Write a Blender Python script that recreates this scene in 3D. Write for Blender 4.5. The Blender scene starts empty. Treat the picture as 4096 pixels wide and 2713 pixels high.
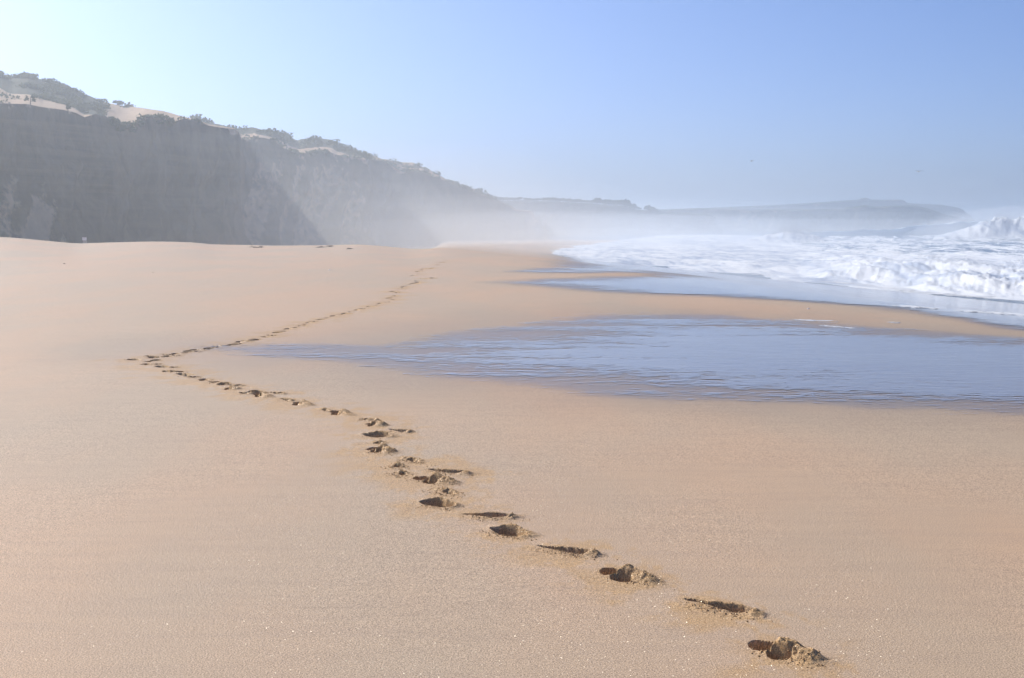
import bpy, math, random
import numpy as np
from mathutils import Vector

scene = bpy.context.scene
COL = scene.collection

# ------------------------------------------------------------------ camera
EYE = 1.6
F_PX = 5120.0                      # focal length in pixels of the 4096 wide picture
HORIZON = 885.0
CX, CY = 2048.0, 1356.5
PITCH = math.atan((CY - HORIZON) / F_PX)
cam_data = bpy.data.cameras.new('camera')
cam_data.sensor_width = 36.0
cam_data.lens = 36.0 * F_PX / 4096.0
cam_data.clip_start = 0.1
cam_data.clip_end = 30000.0
cam = bpy.data.objects.new('camera', cam_data)
COL.objects.link(cam)
cam.location = (0, 0, EYE)
cam.rotation_euler = (math.pi / 2 - PITCH, 0, 0)
scene.camera = cam

# ------------------------------------------------------------------ sky, sun, exposure
SUN_AZ = math.radians(47)          # to the left of the view direction
SUN_EL = math.radians(38)
world = bpy.data.worlds.new('World')
scene.world = world
world.use_nodes = True
wn = world.node_tree.nodes
wl = world.node_tree.links
bg = wn['Background']
sky = wn.new('ShaderNodeTexSky')
sky.sky_type = 'NISHITA'
sky.sun_disc = False
sky.sun_elevation = SUN_EL
sky.sun_rotation = -SUN_AZ
sky.altitude = 0
sky.air_density = 0.5
sky.dust_density = 2.2
sky.ozone_density = 10.0
wl.new(sky.outputs[0], bg.inputs[0])
bg.inputs[1].default_value = 0.15

sun_data = bpy.data.lights.new('sun', 'SUN')
sun_data.energy = 4.2
sun_data.angle = math.radians(0.53)
sun_data.color = (1.0, 0.92, 0.80)
sun = bpy.data.objects.new('sun', sun_data)
COL.objects.link(sun)
sd = Vector((-math.sin(SUN_AZ) * math.cos(SUN_EL), math.cos(SUN_AZ) * math.cos(SUN_EL), math.sin(SUN_EL)))
sun.rotation_euler = sd.to_track_quat('Z', 'Y').to_euler()
sun.location = (-60, 60, 80)

vs = scene.view_settings
vs.view_transform = 'Standard'
vs.look = 'None'
vs.exposure = 0.24
vs.gamma = 1.0
vs.use_curve_mapping = False
scene.cycles.volume_bounces = 2
scene.cycles.max_bounces = 8
scene.cycles.transparent_max_bounces = 12
scene.cycles.sample_clamp_indirect = 6.0

HAZE_DENSITY = 0.0016
HAZE_COLOR = (0.88, 0.95, 0.98, 1)
HAZE_ANISO = 0.7

# ------------------------------------------------------------------ numpy helpers
def smooth(a, b, x):
    t = np.clip((x - a) / (b - a), 0, 1)
    return t * t * (3 - 2 * t)

def _hash(ix, iy, seed):
    h = (ix.astype(np.int64) * 374761393 + iy.astype(np.int64) * 668265263 + seed * 974634533) & 0xFFFFFFFF
    h = ((h ^ (h >> 13)) * 1274126177) & 0xFFFFFFFF
    h = ((h ^ (h >> 16)) * 2246822519) & 0xFFFFFFFF
    h = h ^ (h >> 15)
    return (h & 0xFFFFFF) / float(0xFFFFFF)

def vnoise(x, y, seed=0):
    x = np.asarray(x, float); y = np.asarray(y, float)
    ix = np.floor(x); iy = np.floor(y)
    fx = x - ix; fy = y - iy
    fx = fx * fx * fx * (fx * (fx * 6 - 15) + 10)
    fy = fy * fy * fy * (fy * (fy * 6 - 15) + 10)
    a = _hash(ix, iy, seed); b = _hash(ix + 1, iy, seed)
    c = _hash(ix, iy + 1, seed); d = _hash(ix + 1, iy + 1, seed)
    return (a + (b - a) * fx + (c - a) * fy + (a - b - c + d) * fx * fy) * 2 - 1

def fbm(x, y, seed=0, octs=4, gain=0.5, lac=2.03):
    s = 0; amp = 1.0; tot = 0
    for o in range(octs):
        s = s + amp * vnoise(x * lac ** o + 17.3 * o, y * lac ** o - 9.1 * o, seed + o)
        tot += amp; amp *= gain
    return s / tot

def ray_dir(px, py):
    xc = (np.asarray(px, float) - CX) / F_PX
    yc = -(np.asarray(py, float) - CY) / F_PX
    cp, sp = math.cos(PITCH), math.sin(PITCH)
    return np.stack([xc, cp + yc * sp, -sp + yc * cp], -1)

def at_depth(px, py, Y):
    """world point seen at a pixel of the survey photograph, Y metres ahead"""
    d = ray_dir(px, py)
    k = np.asarray(Y, float) / d[..., 1]
    p = d * k[..., None]
    p[..., 2] += EYE
    return p

def seg_dist(P, poly, closed):
    """distance to a polyline and crossing parity"""
    x, y = P[..., 0], P[..., 1]
    best = np.full(x.shape, 1e18)
    inside = np.zeros(x.shape, bool)
    n = len(poly)
    for i in range(n if closed else n - 1):
        ax, ay = poly[i]; bx, by = poly[(i + 1) % n]
        dx, dy = bx - ax, by - ay
        L = dx * dx + dy * dy + 1e-12
        t = np.clip(((x - ax) * dx + (y - ay) * dy) / L, 0, 1)
        d2 = (x - ax - t * dx) ** 2 + (y - ay - t * dy) ** 2
        best = np.minimum(best, d2)
        if closed:
            cond = ((ay > y) != (by > y))
            with np.errstate(divide='ignore', invalid='ignore'):
                xi = ax + (y - ay) * dx / (dy if dy != 0 else 1e-12)
            inside ^= cond & (x < xi)
    return np.sqrt(best), inside

def sdf(P, poly):
    d, ins = seg_dist(P, poly, True)
    return np.where(ins, d, -d)

# ------------------------------------------------------------------ mesh helpers
def link_mesh(name, V, Fq, mat, parent=None, smooth_shade=True, attrs=None):
    V = np.asarray(V, np.float32).reshape(-1, 3)
    Fq = np.asarray(Fq, np.int32)
    k = Fq.shape[1]
    me = bpy.data.meshes.new(name)
    me.vertices.add(len(V)); me.vertices.foreach_set('co', V.ravel())
    me.loops.add(Fq.size); me.loops.foreach_set('vertex_index', Fq.ravel())
    me.polygons.add(len(Fq))
    me.polygons.foreach_set('loop_start', np.arange(0, Fq.size, k, dtype=np.int32))
    me.polygons.foreach_set('loop_total', np.full(len(Fq), k, np.int32))
    me.polygons.foreach_set('use_smooth', np.full(len(Fq), smooth_shade))
    if attrs:
        for an, av in attrs.items():
            a = me.attributes.new(an, 'FLOAT', 'POINT')
            a.data.foreach_set('value', np.asarray(av, np.float32).ravel())
    me.update(calc_edges=True)
    me.validate()
    if mat: me.materials.append(mat)
    o = bpy.data.objects.new(name, me)
    COL.objects.link(o)
    if parent is not None: o.parent = parent
    return o

def sub_mesh(V, Fq, mask, attrs):
    f = Fq[mask]
    used, inv = np.unique(f, return_inverse=True)
    return V[used], inv.reshape(f.shape), {k: v[used] for k, v in attrs.items()}

def tag(o, label=None, cat=None, group=None, kind=None):
    if label: o['label'] = label
    if cat: o['category'] = cat
    if group: o['group'] = group
    if kind: o['kind'] = kind
    return o

def empty(name, loc, rz=0.0):
    o = bpy.data.objects.new(name, None)
    o.location = loc; o.rotation_euler = (0, 0, rz)
    o.empty_display_size = 0.2
    COL.objects.link(o)
    return o

def grid_faces(nr, nc):
    i = np.arange(nr - 1)[:, None] * nc + np.arange(nc - 1)[None, :]
    return np.stack([i, i + 1, i + 1 + nc, i + nc], -1).reshape(-1, 4)

# ------------------------------------------------------------------ materials
class NT:
    def __init__(s, name):
        s.m = bpy.data.materials.new(name); s.m.use_nodes = True
        s.t = s.m.node_tree; s.n = s.t.nodes; s.l = s.t.links
        s.n.clear()
        s.out = s.n.new('ShaderNodeOutputMaterial')
    def node(s, typ, **kw):
        nd = s.n.new(typ)
        for k, v in kw.items():
            if k.startswith('i_'):
                nd.inputs[k[2:]].default_value = v
            else:
                setattr(nd, k, v)
        return nd
    def link(s, a, b): s.l.new(a, b)
    def put(s, sock, v):
        if hasattr(v, 'is_output'): s.l.new(v, sock)
        else: sock.default_value = v
    def math(s, op, a, b=None, clamp=False):
        nd = s.n.new('ShaderNodeMath'); nd.operation = op; nd.use_clamp = clamp
        s.put(nd.inputs[0], a)
        if b is not None: s.put(nd.inputs[1], b)
        return nd.outputs[0]
    def ramp(s, v, a, b, lo=0.0, hi=1.0):
        nd = s.n.new('ShaderNodeMapRange'); nd.interpolation_type = 'SMOOTHSTEP'
        s.put(nd.inputs['Value'], v)
        nd.inputs['From Min'].default_value = a; nd.inputs['From Max'].default_value = b
        nd.inputs['To Min'].default_value = lo; nd.inputs['To Max'].default_value = hi
        return nd.outputs[0]
    def mix(s, f, a, b, blend='MIX'):
        nd = s.n.new('ShaderNodeMix'); nd.data_type = 'RGBA'; nd.blend_type = blend
        s.put(nd.inputs[0], f); s.put(nd.inputs[6], a); s.put(nd.inputs[7], b)
        return nd.outputs[2]
    def attr(s, name):
        nd = s.n.new('ShaderNodeAttribute'); nd.attribute_name = name
        return nd.outputs['Fac']
    def pos(s, scale=(1, 1, 1), rot=(0, 0, 0)):
        g = s.n.new('ShaderNodeNewGeometry')
        mp = s.n.new('ShaderNodeMapping')
        mp.inputs['Scale'].default_value = scale
        mp.inputs['Rotation'].default_value = rot
        s.l.new(g.outputs['Position'], mp.inputs[0])
        return mp.outputs[0]
    def noise(s, vec, scale, detail=3, rough=0.5, dist=0.0):
        nd = s.n.new('ShaderNodeTexNoise')
        nd.inputs['Scale'].default_value = scale; nd.inputs['Detail'].default_value = detail
        nd.inputs['Roughness'].default_value = rough; nd.inputs['Distortion'].default_value = dist
        s.l.new(vec, nd.inputs['Vector'])
        return nd.outputs['Fac']
    def bump(s, h, strength, distance, normal=None):
        nd = s.n.new('ShaderNodeBump')
        s.put(nd.inputs['Strength'], strength); nd.inputs['Distance'].default_value = distance
        s.l.new(h, nd.inputs['Height'])
        if normal is not None: s.l.new(normal, nd.inputs['Normal'])
        return nd.outputs[0]
    def surf(s, sh): s.l.new(sh, s.out.inputs['Surface'])

def principled(nt, color, rough=0.6, spec=0.3, normal=None):
    b = nt.node('ShaderNodeBsdfPrincipled')
    nt.put(b.inputs['Base Color'], color)
    nt.put(b.inputs['Roughness'], rough)
    nt.put(b.inputs['Specular IOR Level'], spec)
    if normal is not None: nt.link(normal, b.inputs['Normal'])
    return b

def mat_sand():
    nt = NT('beach_sand')
    p = nt.pos()
    wet = nt.attr('wet'); dist = nt.attr('disturbed')
    grain = nt.noise(p, 170, 3, 0.75)
    grain2 = nt.noise(p, 60, 3, 0.6)
    patch = nt.noise(nt.pos((0.35, 0.13, 1)), 1.0, 4, 0.55)
    streak = nt.noise(nt.pos((1.3, 9.0, 1), (0, 0, 0.22)), 1.0, 4, 0.6, 0.6)
    dry = nt.mix(nt.ramp(patch, 0.36, 0.64), (0.452, 0.340, 0.225, 1), (0.512, 0.345, 0.212, 1))
    loose = nt.mix(nt.ramp(grain2, 0.3, 0.7), (0.44, 0.265, 0.115, 1), (0.53, 0.345, 0.165, 1))
    c = nt.mix(dist, dry, loose)
    c = nt.mix(nt.ramp(streak, 0.38, 0.68, 0.0, 0.22), c, (0.36, 0.26, 0.18, 1))
    gr = nt.ramp(grain, 0.31, 0.69, 0.40, 1.55)
    gc = nt.n.new('ShaderNodeCombineColor')
    for i in range(3): nt.link(gr, gc.inputs[i])
    c = nt.mix(1.0, c, gc.outputs[0], 'MULTIPLY')
    c = nt.mix(nt.math('MULTIPLY', wet, 0.95), c, nt.mix(1.0, c, (0.44, 0.46, 0.52, 1), 'MULTIPLY'))
    rough = nt.ramp(wet, 0.1, 1.0, 0.62, 0.36)
    scr = nt.noise(nt.pos((2.2, 26.0, 1), (0, 0, 0.14)), 1.0, 5, 0.65, 0.4)
    scr = nt.ramp(scr, 0.60, 0.72)
    c = nt.mix(nt.math('MULTIPLY', scr, 0.28), c, (0.25, 0.18, 0.12, 1))
    dryf = nt.math('SUBTRACT', 1.0, wet, True)
    b1 = nt.bump(grain, nt.math('MULTIPLY', dryf, 0.55), 0.004)
    b2 = nt.bump(grain2, nt.math('MULTIPLY', dryf, 0.35), 0.006, b1)
    b3 = nt.bump(scr, nt.math('MULTIPLY', dryf, -0.35), 0.006, b2)
    b = principled(nt, c, rough, nt.ramp(wet, 0, 1, 0.22, 0.4), b3)
    # quartz grains that catch the sun: sparse cells with a facet of their own
    vo = nt.node('ShaderNodeTexVoronoi'); vo.inputs['Scale'].default_value = 520
    nt.link(p, vo.inputs['Vector'])
    sep = nt.node('ShaderNodeSeparateColor'); nt.link(vo.outputs['Color'], sep.inputs[0])
    msk = nt.ramp(sep.outputs[0], 0.93, 0.94)
    msk = nt.math('MULTIPLY', msk, dryf)
    vm = nt.node('ShaderNodeVectorMath', operation='SUBTRACT'); nt.link(vo.outputs['Color'], vm.inputs[0]); vm.inputs[1].default_value = (0.95, 0.5, 0.5)
    vk = nt.node('ShaderNodeVectorMath', operation='MULTIPLY'); nt.link(vm.outputs[0], vk.inputs[0]); vk.inputs[1].default_value = (0, 1.9, 1.9)
    cr = nt.node('ShaderNodeSeparateXYZ'); nt.link(vk.outputs[0], cr.inputs[0])
    cc = nt.node('ShaderNodeCombineXYZ'); nt.link(cr.outputs[1], cc.inputs[0]); nt.link(cr.outputs[2], cc.inputs[1]); cc.inputs[2].default_value = 1.0
    nn = nt.node('ShaderNodeVectorMath', operation='NORMALIZE'); nt.link(cc.outputs[0], nn.inputs[0])
    gl = nt.node('ShaderNodeBsdfAnisotropic'); gl.inputs['Roughness'].default_value = 0.24
    gl.inputs['Color'].default_value = (0.9, 0.87, 0.8, 1)
    nt.link(nn.outputs[0], gl.inputs['Normal'])
    mx = nt.node('ShaderNodeMixShader'); nt.link(nt.math('MULTIPLY', msk, 0.07), mx.inputs[0])
    nt.link(b.outputs[0], mx.inputs[1]); nt.link(gl.outputs[0], mx.inputs[2])
    nt.surf(mx.outputs[0])
    return nt.m

def mat_film(name, scale, strength, mud_amount):
    """thin water over sand: mirror by fresnel, otherwise the sand below shows"""
    nt = NT(name)
    dep = nt.attr('depth')
    n1 = nt.noise(nt.pos((2.2 * scale, 9 * scale, 1), (0, 0, 0.06)), 1.0, 4, 0.6, 0.5)
    n2 = nt.noise(nt.pos((7 * scale, 30 * scale, 1), (0, 0, -0.05)), 1.0, 3, 0.6, 0.3)
    b1 = nt.bump(n1, strength, 0.05)
    b2 = nt.bump(n2, strength * 0.8, 0.015, b1)
    fr = nt.node('ShaderNodeFresnel'); fr.inputs['IOR'].default_value = 1.33
    nt.link(b2, fr.inputs['Normal'])
    gl = nt.node('ShaderNodeBsdfAnisotropic'); gl.inputs['Roughness'].default_value = 0.06
    gl.inputs['Color'].default_value = (0.97, 0.98, 1, 1)
    nt.link(b2, gl.inputs['Normal'])
    tr = nt.node('ShaderNodeBsdfTransparent'); tr.inputs['Color'].default_value = (0.94, 0.95, 0.97, 1)
    clear = nt.node('ShaderNodeBsdfTransparent')
    mx = nt.node('ShaderNodeMixShader')
    mud = nt.node('ShaderNodeBsdfDiffuse'); mud.inputs['Color'].default_value = (0.52, 0.46, 0.41, 1)
    murk = nt.node('ShaderNodeMixShader'); murk.inputs[0].default_value = mud_amount
    nt.link(tr.outputs[0], murk.inputs[1]); nt.link(mud.outputs[0], murk.inputs[2])
    nt.link(fr.outputs[0], mx.inputs[0]); nt.link(murk.outputs[0], mx.inputs[1]); nt.link(gl.outputs[0], mx.inputs[2])
    # broken edge: streaks of film where it is thinnest
    st = nt.noise(nt.pos((3.4 * scale, 14 * scale, 1), (0, 0, 0.03)), 1.0, 6, 0.85, 0.5)
    cov = nt.math('ADD', dep, nt.math('MULTIPLY', nt.math('SUBTRACT', st, 0.5), 5.0))
    st2 = nt.noise(nt.pos((0.22 * scale, 1.3 * scale, 1), (0, 0, 0.08)), 1.0, 3, 0.55, 0.5)
    cov = nt.math('ADD', cov, nt.math('MULTIPLY', nt.math('SUBTRACT', st2, 0.5), 2.1))
    cov = nt.ramp(cov, 0.12, 0.40)
    m2 = nt.node('ShaderNodeMixShader')
    nt.link(cov, m2.inputs[0]); nt.link(clear.outputs[0], m2.inputs[1]); nt.link(mx.outputs[0], m2.inputs[2])
    nt.surf(m2.outputs[0])
    return nt.m

def mat_sea():
    nt = NT('sea_water')
    foam = nt.attr('foam')
    n = nt.noise(nt.pos((0.7, 0.16, 0.8)), 1.0, 6, 0.70, 0.8)
    n2 = nt.noise(nt.pos((0.14, 0.035, 0.2)), 1.0, 5, 0.6, 1.0)
    f = nt.math('ADD', foam, nt.math('MULTIPLY', nt.math('SUBTRACT', n, 0.5), 1.1))
    f = nt.math('ADD', f, nt.math('MULTIPLY', nt.math('SUBTRACT', n2, 0.5), 0.9))
    f = nt.ramp(f, 0.32, 0.62)
    rip = nt.noise(nt.pos((0.5, 1.4, 1)), 1.0, 5, 0.6, 0.4)
    bw = nt.bump(rip, 0.5, 0.5)
    w = principled(nt, (0.035, 0.085, 0.12, 1), 0.12, 0.5, bw)
    bf = nt.bump(n, 0.5, 0.2)
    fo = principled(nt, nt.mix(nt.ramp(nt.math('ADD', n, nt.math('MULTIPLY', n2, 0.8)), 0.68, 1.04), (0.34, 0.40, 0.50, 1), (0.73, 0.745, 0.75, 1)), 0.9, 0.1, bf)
    fo.inputs['Subsurface Weight'].default_value = 0.0
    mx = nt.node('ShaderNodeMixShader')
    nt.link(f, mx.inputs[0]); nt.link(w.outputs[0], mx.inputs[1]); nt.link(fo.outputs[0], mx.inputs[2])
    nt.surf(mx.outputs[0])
    return nt.m

def mat_plain(name, c1, c2, scale=4, rough=0.8, spec=0.2, bump=0.3, dist=0.02, translucent=False):
    nt = NT(name)
    n = nt.noise(nt.pos(), scale, 4, 0.6)
    b = principled(nt, nt.mix(nt.ramp(n, 0.3, 0.7), c1, c2), rough, spec, nt.bump(n, bump, dist))
    if translucent:
        tr = nt.node('ShaderNodeBsdfTranslucent'); tr.inputs['Color'].default_value = c2
        mx = nt.node('ShaderNodeMixShader'); mx.inputs[0].default_value = 0.35
        nt.link(b.outputs[0], mx.inputs[1]); nt.link(tr.outputs[0], mx.inputs[2])
        nt.surf(mx.outputs[0])
    else:
        nt.surf(b.outputs[0])
    return nt.m

def mat_cliff():
    nt = NT('cliff_rock')
    sand = nt.attr('sandy')
    p = nt.pos()
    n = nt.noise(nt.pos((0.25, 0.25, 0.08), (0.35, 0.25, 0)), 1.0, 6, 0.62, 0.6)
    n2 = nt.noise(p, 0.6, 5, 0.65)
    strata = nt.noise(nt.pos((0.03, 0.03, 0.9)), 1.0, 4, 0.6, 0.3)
    rock = nt.mix(nt.ramp(n, 0.32, 0.68), (0.04, 0.034, 0.027, 1), (0.16, 0.125, 0.09, 1))  # low noise goes near black: gully shade painted into the rock colour
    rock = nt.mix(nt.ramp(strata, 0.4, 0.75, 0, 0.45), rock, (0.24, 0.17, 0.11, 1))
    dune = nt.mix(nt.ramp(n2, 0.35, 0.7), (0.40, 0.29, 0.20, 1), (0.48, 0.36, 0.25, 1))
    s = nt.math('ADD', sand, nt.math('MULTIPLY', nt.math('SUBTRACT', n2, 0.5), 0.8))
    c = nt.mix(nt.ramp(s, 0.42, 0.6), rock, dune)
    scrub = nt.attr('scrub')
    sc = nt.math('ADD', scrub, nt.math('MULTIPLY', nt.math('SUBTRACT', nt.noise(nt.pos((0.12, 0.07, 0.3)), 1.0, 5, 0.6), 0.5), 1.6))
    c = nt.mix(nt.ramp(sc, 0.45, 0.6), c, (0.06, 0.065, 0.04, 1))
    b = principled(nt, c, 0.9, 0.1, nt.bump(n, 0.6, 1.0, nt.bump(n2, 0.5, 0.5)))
    nt.surf(b.outputs[0])
    return nt.m

M_SAND = mat_sand()
M_POOL = mat_film('pool_water', 1.0, 0.10, 0.36)
M_SWASH = mat_film('swash_water', 0.35, 0.30, 0.2)
M_SEA = mat_sea()
M_CLIFF = mat_cliff()
M_LEAF = mat_plain('scrub_leaf', (0.045, 0.06, 0.03, 1), (0.09, 0.10, 0.05, 1), 0.7, 0.7, 0.2, 0.0, 0.01, True)
M_BARK = mat_plain('bark', (0.08, 0.06, 0.045, 1), (0.13, 0.10, 0.075, 1), 6)
M_WEED = mat_plain('dry_seaweed', (0.04, 0.03, 0.02, 1), (0.10, 0.075, 0.045, 1), 30, 0.6, 0.3, 0.5, 0.01)
M_FOAM = mat_plain('foam', (0.56, 0.59, 0.63, 1), (0.68, 0.69, 0.69, 1), 3, 0.9, 0.1, 0.3, 0.05, False)
M_WHITE = mat_plain('weathered_white_paint', (0.70, 0.69, 0.74, 1), (0.80, 0.79, 0.82, 1), 5, 0.5, 0.3, 0.1, 0.005)
M_GREY = mat_plain('weathered_grey_paint', (0.42, 0.41, 0.40, 1), (0.52, 0.51, 0.49, 1), 5, 0.6, 0.3, 0.1, 0.005)
M_GULL = mat_plain('gull_white', (0.45, 0.45, 0.46, 1), (0.60, 0.60, 0.60, 1), 8, 0.7, 0.2, 0.1, 0.005)
M_WING = mat_plain('gull_grey', (0.10, 0.105, 0.11, 1), (0.18, 0.185, 0.19, 1), 8, 0.7, 0.2, 0.1, 0.005)
M_BEAK = mat_plain('gull_beak', (0.45, 0.28, 0.06, 1), (0.5, 0.32, 0.08, 1), 8, 0.5, 0.3, 0.1, 0.002)

# ------------------------------------------------------------------ the lie of the land
SEA_Z = -3.2
_ys = np.arange(-40, 1200, 1.0)
_xs = np.interp(_ys, [-40, 0, 45, 74, 109, 150, 189, 240, 307, 378, 520, 1200],
                [60, 46, 36, 30, 20.5, 12.5, 8, 13, 24, 41, 70, 160])
_k = np.hanning(31); _k /= _k.sum()
_xs = np.convolve(np.pad(_xs, 15, 'edge'), _k, 'valid')
_es = np.arange(-80, 120, 0.25)
_gs = np.interp(_es, [-80, -20, 0, 10, 20.2, 26, 30.2, 33.3, 38, 120],
                [-8, -4.6, -3.2, -2.25, -1.33, -0.69, -0.2, -0.02, 0.0, 0.0])
_k2 = np.hanning(17); _k2 /= _k2.sum()
_gs = np.convolve(np.pad(_gs, 8, 'edge'), _k2, 'valid')
CREST_PX = np.array([-900, -400, 0, 60, 290, 330, 450, 600, 700, 780, 850, 1000, 1100, 1280, 1430, 1500, 1600, 1700, 1760])
CREST_ROW = np.array([930, 938, 949, 952, 973, 974.5, 970, 967, 968, 970.5, 978, 980.5, 983, 982, 978, 982, 992, 1003, 1004])
CREST_Y = np.array([75, 78, 80, 80, 81, 81, 82, 83, 84, 85, 86, 87, 88, 90, 90, 88, 84, 78, 76])
_ct = (CREST_PX - CX) / F_PX
_cz = EYE - (CREST_ROW - HORIZON) / F_PX * CREST_Y

def ground(x, y):
    x = np.asarray(x, float); y = np.asarray(y, float)
    e = (np.interp(y, _ys, _xs) - x) * 0.975
    g = np.interp(e, _es, _gs)
    ys = np.maximum(y, 3.0)
    t = x / ys
    yc = np.interp(t, _ct, CREST_Y); zc = np.interp(t, _ct, _cz)
    rise = zc * smooth(0.45, 1.0, ys / yc)
    hid = rise - np.maximum(ys - yc, 0) * 0.034 * smooth(0, 6, ys - yc)
    vis = np.interp(ys, [0, 70, 85, 100, 130, 165, 200, 300, 420], [0, 0, -0.1, -0.4, -1.15, -1.75, -2.2, -3.1, -3.5])
    w = smooth(-0.085, -0.05, t)
    b = np.maximum(hid * (1 - w) + vis * w, -4.2)
    h = np.where(ys > 25, np.where(b < 0, np.minimum(g, b), g + b), g)
    und = 0.010 * fbm(x * 0.35, y * 0.22, 5, 3) * smooth(3, 8, ys) + 0.03 * fbm(x * 0.06, y * 0.05, 9, 3) * smooth(14, 40, ys)
    return h + und

def on_ground(px, py, floor=-99.0):
    px = np.atleast_1d(np.asarray(px, float)); py = np.atleast_1d(np.asarray(py, float))
    d = ray_dir(px, py)
    ks = np.exp(np.linspace(math.log(2.0), math.log(900), 2600))
    out = np.zeros((len(px), 3))
    for i in range(len(px)):
        X = d[i, 0] * ks; Y = d[i, 1] * ks; Z = EYE + d[i, 2] * ks
        below = np.nonzero(Z < np.maximum(ground(X, Y), floor))[0]
        j = below[0] if len(below) else len(ks) - 1
        k0, k1 = ks[max(j - 1, 0)], ks[j]
        for _ in range(18):
            km = 0.5 * (k0 + k1)
            if EYE + d[i, 2] * km < max(float(ground(d[i, 0] * km, d[i, 1] * km)), floor): k1 = km
            else: k0 = km
        out[i] = (d[i, 0] * k1, d[i, 1] * k1, EYE + d[i, 2] * k1)
    return out

def plan(pts):
    a = np.array(pts, float)
    return on_ground(a[:, 0], a[:, 1], SEA_Z)[:, :2]

# outlines of the water, surveyed on the ground
POOL = plan([(860, 1393), (1133, 1384), (1400, 1397), (1560, 1401), (1680, 1385), (1790, 1358), (1900, 1336), (2120, 1312),
             (2300, 1290), (2400, 1268), (2586, 1261), (2827, 1269), (3105, 1288), (3440, 1316), (3820, 1340), (4096, 1362)])
POOL_B = plan([(4096, 1646), (3662, 1624), (3245, 1605), (2827, 1596), (2493, 1573), (2150, 1536), (1900, 1508),
               (1700, 1474), (1500, 1446), (1300, 1428), (1100, 1412), (950, 1404)])
ext = [POOL[-1] + np.array([6.0, -0.6]), POOL[-1] + np.array([14.0, -3.0]), POOL_B[0] + np.array([9.0, -2.5])]
POOL = np.vstack([POOL, ext, POOL_B])
SWASH = plan([(4096, 1322), (3990, 1300), (3880, 1283), (3694, 1254), (3546, 1230), (3407, 1221), (3000, 1193), (2700, 1179), (2442, 1163), (2240, 1147),
              (2035, 1130), (2200, 1119), (2420, 1113), (2640, 1108), (2760, 1101), (2600, 1093), (2300, 1092), (2090, 1087),
              (2250, 1074), (2330, 1052), (2270, 1030), (2200, 1017)])
SWASH = np.vstack([SWASH, [(30, 240), (60, 130), (70, 60), (55, 10), (30, 8), SWASH[0] + np.array([5, -3.5])]])

def wetness(P):
    dp = sdf(P, POOL); ds = sdf(P, SWASH)
    sc = np.clip(P[..., 1] / 16.0, 0.7, 6)
    n = 0.5 * fbm(P[..., 0] * 0.9, P[..., 1] * 0.5, 21, 3) * sc
    w1 = smooth(-0.95, 0.15, (dp + n * 0.8) / sc)
    w2 = smooth(-0.55, 0.3, (ds + n * 0.6) / sc)
    w3 = 0.36 * smooth(-3.2, 0.0, dp / sc + n * 1.5 / sc)
    return np.maximum(np.maximum(w1 * 0.85, w2), w3), dp, ds

# ------------------------------------------------------------------ footprints
# (left end px, right end px, kind)   kinds: pit, slot, low
PRINTS = [
    ((3012, 2578), (3305, 2655), 'pit',  'deep footprint nearest the camera, cracked sand mound between two dark hollows'),
    ((2725, 2396), (3062, 2464), 'slot', 'long thin footprint slit second from the bottom right of the trail, crumbs at its toe'),
    ((2410, 2284), (2642, 2334), 'pit',  'footprint with a pyramid of pushed-up sand, third along the trail from the camera'),
    ((2138, 2182), (2404, 2224), 'slot', 'narrow dark footprint slit with crumbly right end, fourth from the camera'),
    ((1955, 2112), (2110, 2150), 'pitb', 'oval footprint with raised back lip and dark right end, fifth from the camera'),
    ((1838, 2058), (2080, 2070), 'slot', 'straight footprint slot with a wide apron of crumbs, above the raised-lip oval print'),
    ((1674, 2006), (1824, 2030), 'pitb', 'dark almond-shaped footprint left of the straight slot with the crumb apron'),
    ((1720, 1953), (1868, 1982), 'low',  'shallow crumbly scuff of a footprint just above the dark almond-shaped print'),
    ((1662, 1912), (1830, 1936), 'pit',  'footprint with a twin-humped pale mound, below the thin slit that points right'),
    ((1702, 1876), (1893, 1899), 'slot', 'thin dark footprint slit that points right, above the twin-humped mound'),
    ((1576, 1888), (1652, 1902), 'low',  'small lump of scuffed sand left of the twin-humped mound'),
    ((1566, 1856), (1630, 1872), 'low',  'tiny peaked scuff in the sand left of the thin dark slit'),
    ((1590, 1830), (1724, 1854), 'low',  'faint long scuff of a footprint where the trail bends below the peaked print'),
    ((1474, 1794), (1586, 1813), 'pit',  'peaked footprint at the lower left of the crowded bend in the trail'),
    ((1490, 1766), (1544, 1777), 'low',  'small shallow footprint just above the peaked one in the bend'),
    ((1446, 1738), (1570, 1751), 'pitb', 'footprint with a smooth grey hump at its right, middle of the crowded bend'),
    ((1546, 1717), (1654, 1731), 'slot', 'footprint furthest right in the crowded bend, with a pale pointed tail'),
    ((1474, 1694), (1544, 1706), 'pit',  'split footprint at the top of the crowded bend'),
    ((1436, 1673), (1490, 1683), 'slot', 'short dark footprint where the straight trail enters the crowded bend'),
    ((1330, 1646), (1412, 1665), 'pit',  'clear dark twin-hollow footprint, last one before the crowded bend'),
    ((1264, 1634), (1342, 1646), 'low',  'faint scuff left of the clear twin-hollow footprint'),
    ((1180, 1610), (1246, 1625), 'pit',  'footprint with a small grey hump, second isolated print left of the crowded bend'),
    ((1118, 1592), (1176, 1606), 'slot', 'dark lens-shaped footprint between two humped ones left of the bend'),
    ((1030, 1576), (1086, 1592), 'pit',  'footprint with a pointed pale hump, third isolated print left of the crowded bend'),
]
def zp(u, v): return (500 + 0.6334 * u, 1000 + 0.6334 * v)
MID = [(960, 905), (820, 903), (760, 905), (685, 877), (700, 856), (620, 850), (563, 835), (520, 820), (424, 802), (375, 786), (350, 770), (290, 766), (310, 742),
       (235, 737), (205, 722), (150, 722)]
CORNER = [(150, 705), (200, 697), (170, 682), (205, 678), (160, 672), (55, 693)]
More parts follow.
